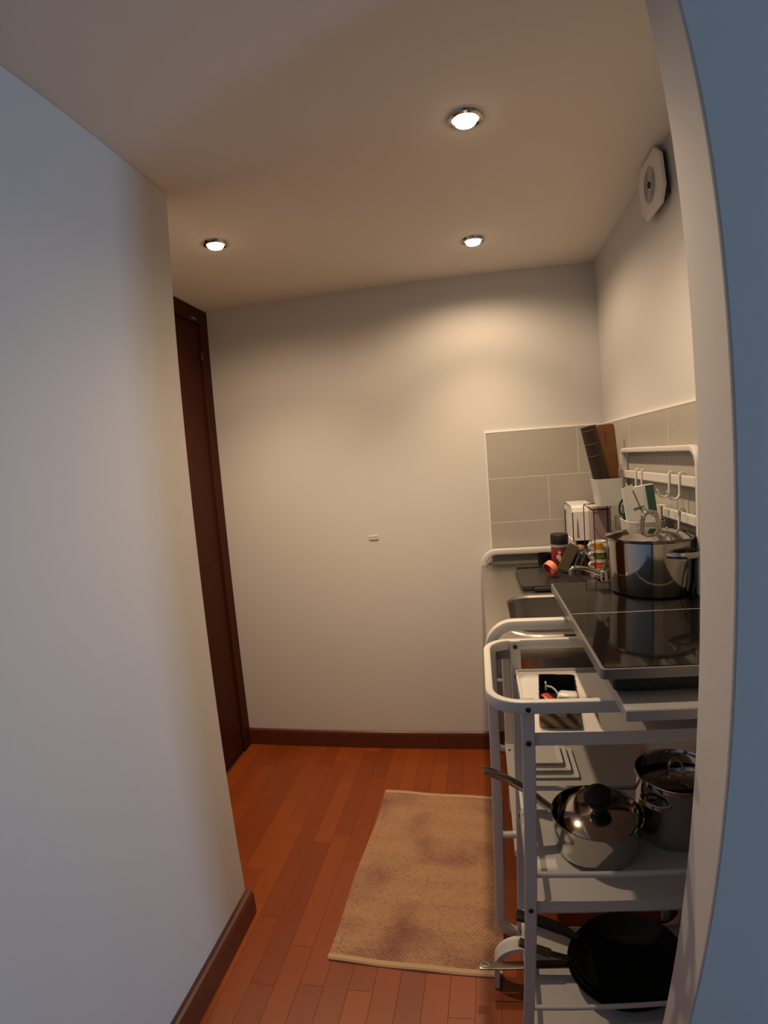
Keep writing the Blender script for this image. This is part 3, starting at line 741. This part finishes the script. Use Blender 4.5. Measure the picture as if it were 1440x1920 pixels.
for (a_, z_, w_) in ((-100, 0.070, 0.006), (-106, 0.052, 0.010), (-96, 0.040, 0.008)):
    a = math.radians(a_); p0 = Vector((0.326 + 0.035 * math.cos(a), 2.195 + 0.035 * math.sin(a), jz + z_))
    bm = lathe(B(), [(0, 0), (w_, 0.0002), (w_ * 0.9, 0.0010), (0, 0.0014)], p0, 14, rot=rotm('Z', a_ + 90) @ rotm('X', 90))
    obj('label_motif', bm, pbr('label_cream', (0.55, 0.45, 0.36), 0.5), cj)
# salmon ring of tape
tp = thing('tape_roll', 'salmon pink roll of wide tape leaning on the black tray', 'tape', (0.268, 2.045, TRZ))
tRm = rotm('Z', 30) @ rotm('Y', 63)
tcen = Vector((0.268, 2.045, TRZ + 0.0335))
obj('tape_ring', lathe(B(), [(0.030, -0.012), (0.030, 0.012), (0.0285, 0.0125), (0.0255, 0.0125), (0.0255, -0.0125), (0.0285, -0.0125), (0.030, -0.012)], tcen, 36, rot=tRm), pbr('salmon_tape', (0.72, 0.25, 0.14), 0.45, var=0.05), tp, smooth=True)
obj('core_ring', lathe(B(), [(0.0253, -0.0125), (0.0253, 0.0125), (0.0235, 0.0125), (0.0235, -0.0125), (0.0253, -0.0125)], tcen, 36, rot=tRm), pbr('magenta_core', (0.35, 0.03, 0.06), 0.5), tp, smooth=True)
# leaning dark woven coasters
WOV = stripes('dark_woven', (0.012, 0.011, 0.007), (0.075, 0.060, 0.032), (0.13, 0.10, 0.055), 130, 0.8, 'DIAGONAL')
for i in range(3):
    bm = box(B(), (-0.021, -0.004, 0.0), (0.021, 0.004, 0.112 - 0.016 * i), 0.002, 1)
    bmesh.ops.rotate(bm, verts=bm.verts, cent=(0, 0, 0), matrix=rotm('Z', -14) @ rotm('Y', 26 + 3 * i) @ rotm('X', -6))
    pz = (0.318 + 0.016 * i, 2.096 + 0.013 * i, TRZ + 0.0115)
    bmesh.ops.translate(bm, verts=bm.verts, vec=pz)
    tag(obj('woven_coaster', bm, WOV, loc=pz), ('foremost dark olive woven coaster leaning in the tray', 'second dark olive woven coaster in the leaning row', 'shortest dark olive woven coaster leaning behind the others')[i], 'coaster', 'leaning woven coasters')
# teaspoons leaning in front
for i, lab in enumerate(('steel teaspoon leaning against the woven coasters', 'steel teaspoon leaning against the stack of cups')):
    xx = 0.345 + 0.018 * i; yy = 2.052 - 0.012 * i
    t = thing('teaspoon', lab, 'spoon', (xx, yy, TRZ), 'leaning teaspoons')
    pts = [Vector((xx, yy, TRZ + 0.004)), Vector((xx + 0.018, yy, TRZ + 0.045)), Vector((xx + 0.034, yy, TRZ + 0.085))]
    obj('stem', sweep(B(), pts, (0, 1, 0), 0.006, 0.0025, 'soft'), CHROME, t, smooth=True)
    obj('bowl', lathe(B(), [(0, 0.0), (0.006, 0.0008), (0.010, 0.003), (0.0095, 0.0038), (0.006, 0.0018), (0, 0.0012)], pts[-1] + Vector((0.004, -0.002, 0.008)), 18, rot=rotm('Y', 25) @ rotm('X', 78)), CHROME, t, smooth=True)
# spice jar with a round wooden stopper
sj = thing('spice_jar', 'small dark jar with a round brown wooden stopper', 'jar', (0.399, 2.150, WZ))
obj('jar_body', lathe(B(), [(0, 0), (0.016, 0), (0.0175, 0.004), (0.0175, 0.058), (0.012, 0.070), (0.012, 0.076), (0, 0.076)], (0.399, 2.150, WZ), 24), pbr('brown_glass', (0.05, 0.028, 0.015), 0.15), sj, smooth=True)
obj('stopper', lathe(B(), [(0.010, 0.075)] + [(0.0225 * math.cos(a), 0.094 + 0.0205 * math.sin(a)) for a in [-1.1 + 2.67 * i / 12 for i in range(12)]] + [(0, 0.1145)], (0.399, 2.150, WZ), 28), pbr('brown_stopper_wood', (0.26, 0.14, 0.06), 0.5, var=0.2), sj, smooth=True)
# white coffee machine
cm = thing('coffee_machine', 'small white coffee machine in the corner behind the jar', 'coffee machine', (0.425, 2.29, WZ))
CMW = pbr('white_gloss_plastic', (0.78, 0.77, 0.74), 0.22, var=0.01)
mx0, mx1 = 0.383, 0.470
prof = [(2.205, 1.047), (2.205, 1.165), (2.212, 1.182), (2.230, 1.190), (2.365, 1.196), (2.385, 1.185), (2.390, 1.160), (2.390, 1.047)]
hd_ = obj('brew_head', loft(B(), [[(mx0 + 0.004, a, b - 0.002) for a, b in prof], [(mx0, a, b) for a, b in prof], [(mx1, a, b) for a, b in prof], [(mx1 - 0.0, a, b - 0.002) for a, b in prof]]), CMW, cm)
obj('column', box(B(), (mx0, 2.315, WZ + 0.024), (mx1, 2.390, 1.0475), 0.004, 2), CMW, cm)
obj('side_leg', box(B(), (mx0, 2.207, 1.004), (mx0 + 0.012, 2.30, 1.050), 0.003, 1), CMW, cm)
obj('drip_base', box(B(), (mx0, 2.205, WZ), (mx1, 2.390, WZ + 0.024), 0.004, 2), BLACKP, cm)
obj('nozzle', lathe(B(), [(0.020, 0.0), (0.022, 0.020), (0.022, 0.024)], (0.432, 2.255, 1.023), 20, True, True), BLACKP, cm)
bm = loft(B(), [[(0.400, 2.2052, 1.060), (0.409, 2.2052, 1.060), (0.4065, 2.2052, 1.120), (0.4035, 2.2052, 1.142), (0.4010, 2.2052, 1.120)], [(0.400, 2.2042, 1.060), (0.409, 2.2042, 1.060), (0.4065, 2.2042, 1.120), (0.4035, 2.2042, 1.142), (0.4010, 2.2042, 1.120)]])
obj('front_slot', bm, pbr('slot_grey', (0.22, 0.19, 0.16), 0.5), hd_)
# mauve canister
mv = thing('canister', 'tall mauve grey box canister behind the wire rack', 'canister', (0.482, 2.165, WZ))
obj('canister_body', box(B(), (0.446, 2.130, WZ), (0.520, 2.200, WZ + 0.252), 0.006, 2), pbr('mauve_plastic', (0.36, 0.26, 0.255), 0.4), mv)
obj('canister_lid', box(B(), (0.444, 2.128, WZ + 0.2525), (0.522, 2.202, WZ + 0.270), 0.005, 2), pbr('mauve_lid', (0.55, 0.45, 0.43), 0.4), mv)
# wire rack with stacked cups
WIRE = pbr('dark_wire', (0.06, 0.035, 0.03), 0.35, 0.6)
wr = thing('wire_rack', 'dark wire rack holding a column of espresso cups', 'rack', (0.455, 2.062, WZ))
obj('rack_base', lathe(B(), [(0, 0), (0.034, 0), (0.035, 0.003), (0.034, 0.030), (0.030, 0.0305), (0, 0.0305)], (0.455, 2.062, WZ), 28), pbr('rack_base_beige', (0.40, 0.33, 0.25), 0.5), wr, smooth=True)
for (xa, xb, yy, zt) in ((0.432, 0.484, 2.030, 1.192), (0.409, 0.497, 2.098, 1.206)):
    pw = [(xa, yy, WZ + 0.003)] + [tuple(q) for q in arc((xa + 0.006, yy, zt - 0.006), 0.006, PI, PI/2, X_, Z_, 4)] + [tuple(q) for q in arc((xb - 0.006, yy, zt - 0.006), 0.006, PI/2, 0, X_, Z_, 4)] + [(xb, yy, WZ + 0.003)]
    obj('wire_loop', sweep(B(), pw, (0, 1, 0), 0.0036, 0.0036, 'round', n=8), WIRE, wr, smooth=True)
for (a, b) in (((0.432, 2.030, 1.190), (0.409, 2.098, 1.204)), ((0.484, 2.030, 1.190), (0.497, 2.098, 1.204)), ((0.432, 2.030, WZ + 0.003), (0.409, 2.098, WZ + 0.003)), ((0.484, 2.030, WZ + 0.003), (0.497, 2.098, WZ + 0.003))):
    obj('cross_wire', tube(B(), [a, b], 0.0018, 8), WIRE, wr, smooth=True)
def word(txt, size, c, r, z, mat, parent, ang=-PI/2):
    cu = bpy.data.curves.new('word', 'FONT'); cu.body = txt; cu.size = size; cu.align_x = 'CENTER'; cu.extrude = 0.0002
    tmp = bpy.data.objects.new('word', cu); COL.objects.link(tmp)
    bpy.context.view_layer.update()
    me = bpy.data.meshes.new_from_object(tmp.evaluated_get(bpy.context.evaluated_depsgraph_get()))
    bpy.data.objects.remove(tmp)
    base = wloc(parent)
    for v in me.vertices:
        x, y, zz = v.co
        a = ang + x / r
        v.co = Vector((c[0] + (r + zz) * math.cos(a), c[1] + (r + zz) * math.sin(a), z + y)) - base
    me.materials.clear(); me.materials.append(mat)
    o = bpy.data.objects.new('lettering', me); COL.objects.link(o); o.parent = parent
    return o
CUPS = [('red', (0.50, 0.075, 0.02), (0.70, 0.30, 0.12), 'white espresso cup with red band at the bottom of the column'),
        ('green', (0.055, 0.085, 0.012), (0.22, 0.36, 0.10), 'white espresso cup with green band in the middle of the column'),
        ('orange', (0.56, 0.22, 0.015), (0.60, 0.27, 0.03), 'white espresso cup with orange band on top of the column')]
CC = (0.4565, 2.062)
for i, (nm, col, tcol, lab) in enumerate(CUPS):
    z0 = WZ + 0.0310 + 0.0368 * i
    t = thing('espresso_cup', lab, 'cup', (CC[0], CC[1], z0), 'espresso cups in the wire rack')
    obj('cup_body', lathe(B(), [(0, 0), (0.0215, 0), (0.0235, 0.004), (0.0252, 0.030), (0.0258, 0.0365), (0.0240, 0.0365), (0.0225, 0.006), (0, 0.004)], (CC[0], CC[1], z0), 32), CERAM, t, smooth=True)
    bd = obj('colour_band', lathe(B(), [(0.0241, 0.0055), (0.0246, 0.006), (0.0256, 0.0295), (0.0252, 0.030)], (CC[0], CC[1], z0), 32), pbr(nm + '_glaze', col, 0.3), t, smooth=True)
    if nm != 'orange': word('café', 0.019, CC, 0.0254, z0 + 0.0115, pbr(nm + '_letter', tcol, 0.4), bd, ang=math.radians(-93))
    hz = z0 + 0.018
    obj('cup_handle', sweep(B(), [(CC[0] - 0.0235, CC[1] - 0.004, hz + 0.011), (CC[0] - 0.036, CC[1] - 0.008, hz + 0.012), (CC[0] - 0.043, CC[1] - 0.010, hz + 0.003), (CC[0] - 0.040, CC[1] - 0.009, hz - 0.007), (CC[0] - 0.0235, CC[1] - 0.004, hz - 0.011)], (0, 1, 0), 0.008, 0.009, 'soft'), CERAM, t, smooth=True)
# glass jug
gj = thing('glass_jug', 'clear glass jug beside the wire rack', 'jug', (0.534, 2.020, WZ))
CLEAR = pbr('clear_glass', (0.85, 0.84, 0.80), 0.03, trans=0.95, ior=1.45)
obj('jug_body', lathe(B(), [(0, 0), (0.025, 0), (0.027, 0.006), (0.028, 0.235), (0.0292, 0.238), (0.0275, 0.238), (0.0262, 0.235), (0.025, 0.008), (0, 0.006)], (0.534, 2.020, WZ), 32), CLEAR, gj, smooth=True)
obj('jug_handle', sweep(B(), [(0.508, 2.012, 1.140), (0.497, 2.006, 1.138), (0.492, 2.003, 1.115), (0.495, 2.005, 1.085), (0.508, 2.012, 1.078)], (0, 1, 0), 0.005, 0.007, 'soft'), CLEAR, gj, smooth=True)

# ================================================================== THINGS HANGING ON THE HOOK RAILS
def hang_bin(label, x0, x1, y0, y1, z0, z1, rz, rad):
    t = thing('hanging_bin', label, 'container', ((x0 + x1) / 2, (y0 + y1) / 2, z0), 'white bins hung on the hook rails')
    cxm, cym = (x0 + x1) / 2, (y0 + y1) / 2
    def ring(s, z, e=0.0): return [(x1 + (a - x1) * s + (-e if a < cxm else 0), cym + (b - cym) * s, z) for a, b in rrect(x0 + e, x1 - e, y0 + e, y1 - e, rad, 5)]
    bm = loft(B(), [ring(0.86, z0), ring(0.99, z1 - 0.004), ring(1.0, z1), ring(0.97, z1 + 0.0005, 0.0), ring(0.84, z0 + 0.004)])
    obj('bin_body', bm, WHITE, t, smooth=True)
    obj('hook_strip', box(B(), (x1 - 0.0022, cym - 0.022, z1 - 0.02), (x1 - 0.0002, cym + 0.022, rz + 0.017), 0.0005, 1), WHITE, t)
    obj('hook_strip', box(B(), (x1 - 0.0022, cym - 0.022, rz + 0.0155), (0.5595, cym + 0.022, rz + 0.0175), 0.0005, 1), WHITE, t)
    return t
hang_bin('white hanging bin holding a bamboo mat and wooden board', 0.436, 0.543, 2.005, 2.105, 1.203, 1.303, 1.318, 0.014)
hang_bin('white hanging bin holding a tea towel and green scissors', 0.437, 0.543, 1.572, 1.712, 1.065, 1.197, 1.219, 0.030)
# rolled bamboo mat
bmR = rotm('Y', -11.0)
BAM = pbr('dark_bamboo', (0.040, 0.022, 0.013), 0.55, var=0.35, scale=14, stretch=(60, 60, 2))
rb = thing('bamboo_mat', 'rolled dark bamboo sushi mat standing in the hanging bin', 'mat', (0.482, 2.044, 1.210))
bm = B(); n = 60; b0 = Vector((0.484, 2.040, 1.210))
loops = []
for z in (0.0, 0.297):
    loops.append([b0 + bmR @ Vector((r_ * math.cos(2 * PI * i / n), r_ * math.sin(2 * PI * i / n), z)) for i, r_ in enumerate([0.0280 if i % 3 else 0.0250 for i in range(n)])])
obj('slats', loft(bm, loops), BAM, rb)
for z in (0.185, 0.230, 0.280):
    obj('binding_string', tube(B(), [b0 + bmR @ Vector((0.0283 * math.cos(2 * PI * i / 24), 0.0283 * math.sin(2 * PI * i / 24), z)) for i in range(24)], 0.0010, 6, closed=True), pbr('binding_cord', (0.16, 0.11, 0.07), 0.8), rb)
# wooden board
wb = thing('serving_board', 'orange brown wooden serving board standing in the hanging bin', 'board', (0.518, 2.082, 1.209))
WBM = wood('orange_board_wood', (0.13, 0.045, 0.007), (0.22, 0.080, 0.012), 0.35, stretch=(20, 20, 2), rand=False)
wR = rotm('Y', -4.0)
pf = rrect(-0.035, 0.035, 0.0, 0.297, 0.012, 4)
bm = loft(B(), [[Vector((0.5175, 2.076, 1.209)) + wR @ Vector((a, 0.0, b)) for a, b in pf], [Vector((0.5175, 2.076, 1.209)) + wR @ Vector((a, 0.014, b)) for a, b in pf]])
wbo = obj('plank_body', bm, WBM, wb)
bm = B(); pg = rrect(-0.006, 0.001, 0.215, 0.275, 0.003, 3)
loft(bm, [[Vector((0.5175, 2.0752, 1.209)) + wR @ Vector((a, 0.0, b)) for a, b in pg], [Vector((0.5175, 2.0765, 1.209)) + wR @ Vector((a, 0.0, b)) for a, b in pg]])
obj('groove', bm, pbr('groove_dark', (0.12, 0.04, 0.012), 0.4), wbo)
# tea towel
tw = thing('tea_towel', 'folded white tea towel with dark lines and a green stripe', 'towel', (0.495, 1.602, 1.10))
tR2 = rotm('Z', -6) @ rotm('Y', -7)
t0 = Vector((0.492, 1.614, 1.105))
LINEN = pbr('white_linen', (0.70, 0.69, 0.63), 0.9, var=0.06, scale=60, bump=0.3, bscale=350)
bm = B(); rows_ = []
for j in range(9):
    z = 0.195 * j / 8
    rows_.append([(x_ - 0.040 if True else 0, 0.004 * math.sin(x_ * 60 + j * 0.5), z) for x_ in [0.088 * i / 8 for i in range(9)]])
front = [[bm.verts.new(t0 + tR2 @ Vector((a, -0.008 + b, c + (0.008 if i in (1, 2) and j == 8 else 0)))) for i, (a, b, c) in enumerate(rw)] for j, rw in enumerate(rows_)]
back = [[bm.verts.new(t0 + tR2 @ Vector((a, 0.008 + b, c))) for (a, b, c) in rw] for rw in rows_]
for j in range(8):
    for i in range(8):
        bm.faces.new((front[j][i], front[j][i+1], front[j+1][i+1], front[j+1][i])); bm.faces.new((back[j][i+1], back[j][i], back[j+1][i], back[j+1][i+1]))
for j in range(8):
    bm.faces.new((front[j+1][0], back[j+1][0], back[j][0], front[j][0])); bm.faces.new((front[j][8], back[j][8], back[j+1][8], front[j+1][8]))
for i in range(8):
    bm.faces.new((front[8][i], front[8][i+1], back[8][i+1], back[8][i])); bm.faces.new((front[0][i+1], front[0][i], back[0][i], back[0][i+1]))
two = obj('folded_cloth', bm, LINEN, tw, smooth=True)
def patch(pts, mat, name):
    bm = B(); loft(bm, [[t0 + tR2 @ Vector((a, -0.0126, b)) for a, b in pts], [t0 + tR2 @ Vector((a, -0.0136, b)) for a, b in pts]])
    obj(name, bm, mat, two)
GRN = pbr('dark_green_print', (0.035, 0.085, 0.055), 0.8)
patch([(0.024, 0.118), (0.047, 0.118), (0.047, 0.194), (0.024, 0.194)], GRN, 'green_stripe')
DKL = pbr('dark_line_print', (0.05, 0.055, 0.045), 0.8)
patch([(0.006, 0.110), (0.009, 0.110), (-0.010, 0.186), (-0.013, 0.186)], DKL, 'dark_line')
patch([(-0.018, 0.130), (0.014, 0.134), (0.014, 0.137), (-0.018, 0.133)], DKL, 'dark_line')
# scissors with green handles
sc2 = thing('scissors', 'scissors with dark green handles standing in the hanging bin', 'scissors', (0.455, 1.685, 1.080))
DG = pbr('dark_green_plastic', (0.010, 0.040, 0.025), 0.3)
for s, dx, dz in ((1, 0.0, 0.0), (-1, 0.020, 0.004)):
    cL = Vector((0.4475 + dx, 1.680 + (0.0 if s > 0 else 0.008), 1.232 + dz))
    loop = [cL + Vector((0.0115 * math.cos(a) + 0.002 * math.sin(a), 0, 0.023 * math.sin(a))) for a in [2 * PI * i / 24 for i in range(24)]]
    obj('finger_loop', sweep(B(), loop, (0, 1, 0), 0.0075, 0.006, 'soft', True, 8), DG, sc2, smooth=True)
    obj('shank', sweep(B(), [cL + Vector((0.0, 0, -0.020)), cL + Vector((0.003 * s + 0.003, 0, -0.05)), cL + Vector((0.009 if s > 0 else -0.008, 0, -0.075))], (0, 1, 0), 0.009, 0.006, 'soft'), DG, sc2, smooth=True)
    obj('blade', sweep(B(), [cL + Vector((0.009 if s > 0 else -0.008, 0, -0.072)), cL + Vector((0.017 if s > 0 else 0.000, 0, -0.150))], (0, 1, 0), 0.009, 0.002), CHROME, sc2)
# white hooks
def hook(y, z, label):
    xf, xb = 0.5412, 0.5583
    pts = [(xb, y, z - 0.006), (xb, y, z + 0.012)] + [tuple(q) for q in arc(((xf + xb) / 2, y, z + 0.0140), (xb - xf) / 2, 0, PI, X_, Z_, 6)]
    pts += [(xf, y, z - 0.022)] + [tuple(q) for q in arc((xf - 0.015, y, z - 0.034), 0.015, 0, -PI * 0.86, X_, Z_, 8)]
    pts += [(xf - 0.0335, y, z - 0.026)]
    o = obj('rail_hook', sweep(B(), pts, (0, 1, 0), 0.0050, 0.0085, 'soft', n=8), WHITE, loc=(xf, y, z + 0.02), smooth=True)
    return tag(o, label, 'hook', 'white hooks on the rails')
hook(1.862, 1.318, 'white hook on the upper rail close to the bamboo mat bin')
hook(1.800, 1.318, 'white hook on the upper rail just above the tea towel')
hook(1.548, 1.318, 'white hook on the upper rail beside the tea towel green stripe')
hook(1.470, 1.318, 'white hook on the bare upper rail, closest to the wall end')
hook(1.480, 1.219, 'lone white hook on the lower rail behind the stock pot lid')
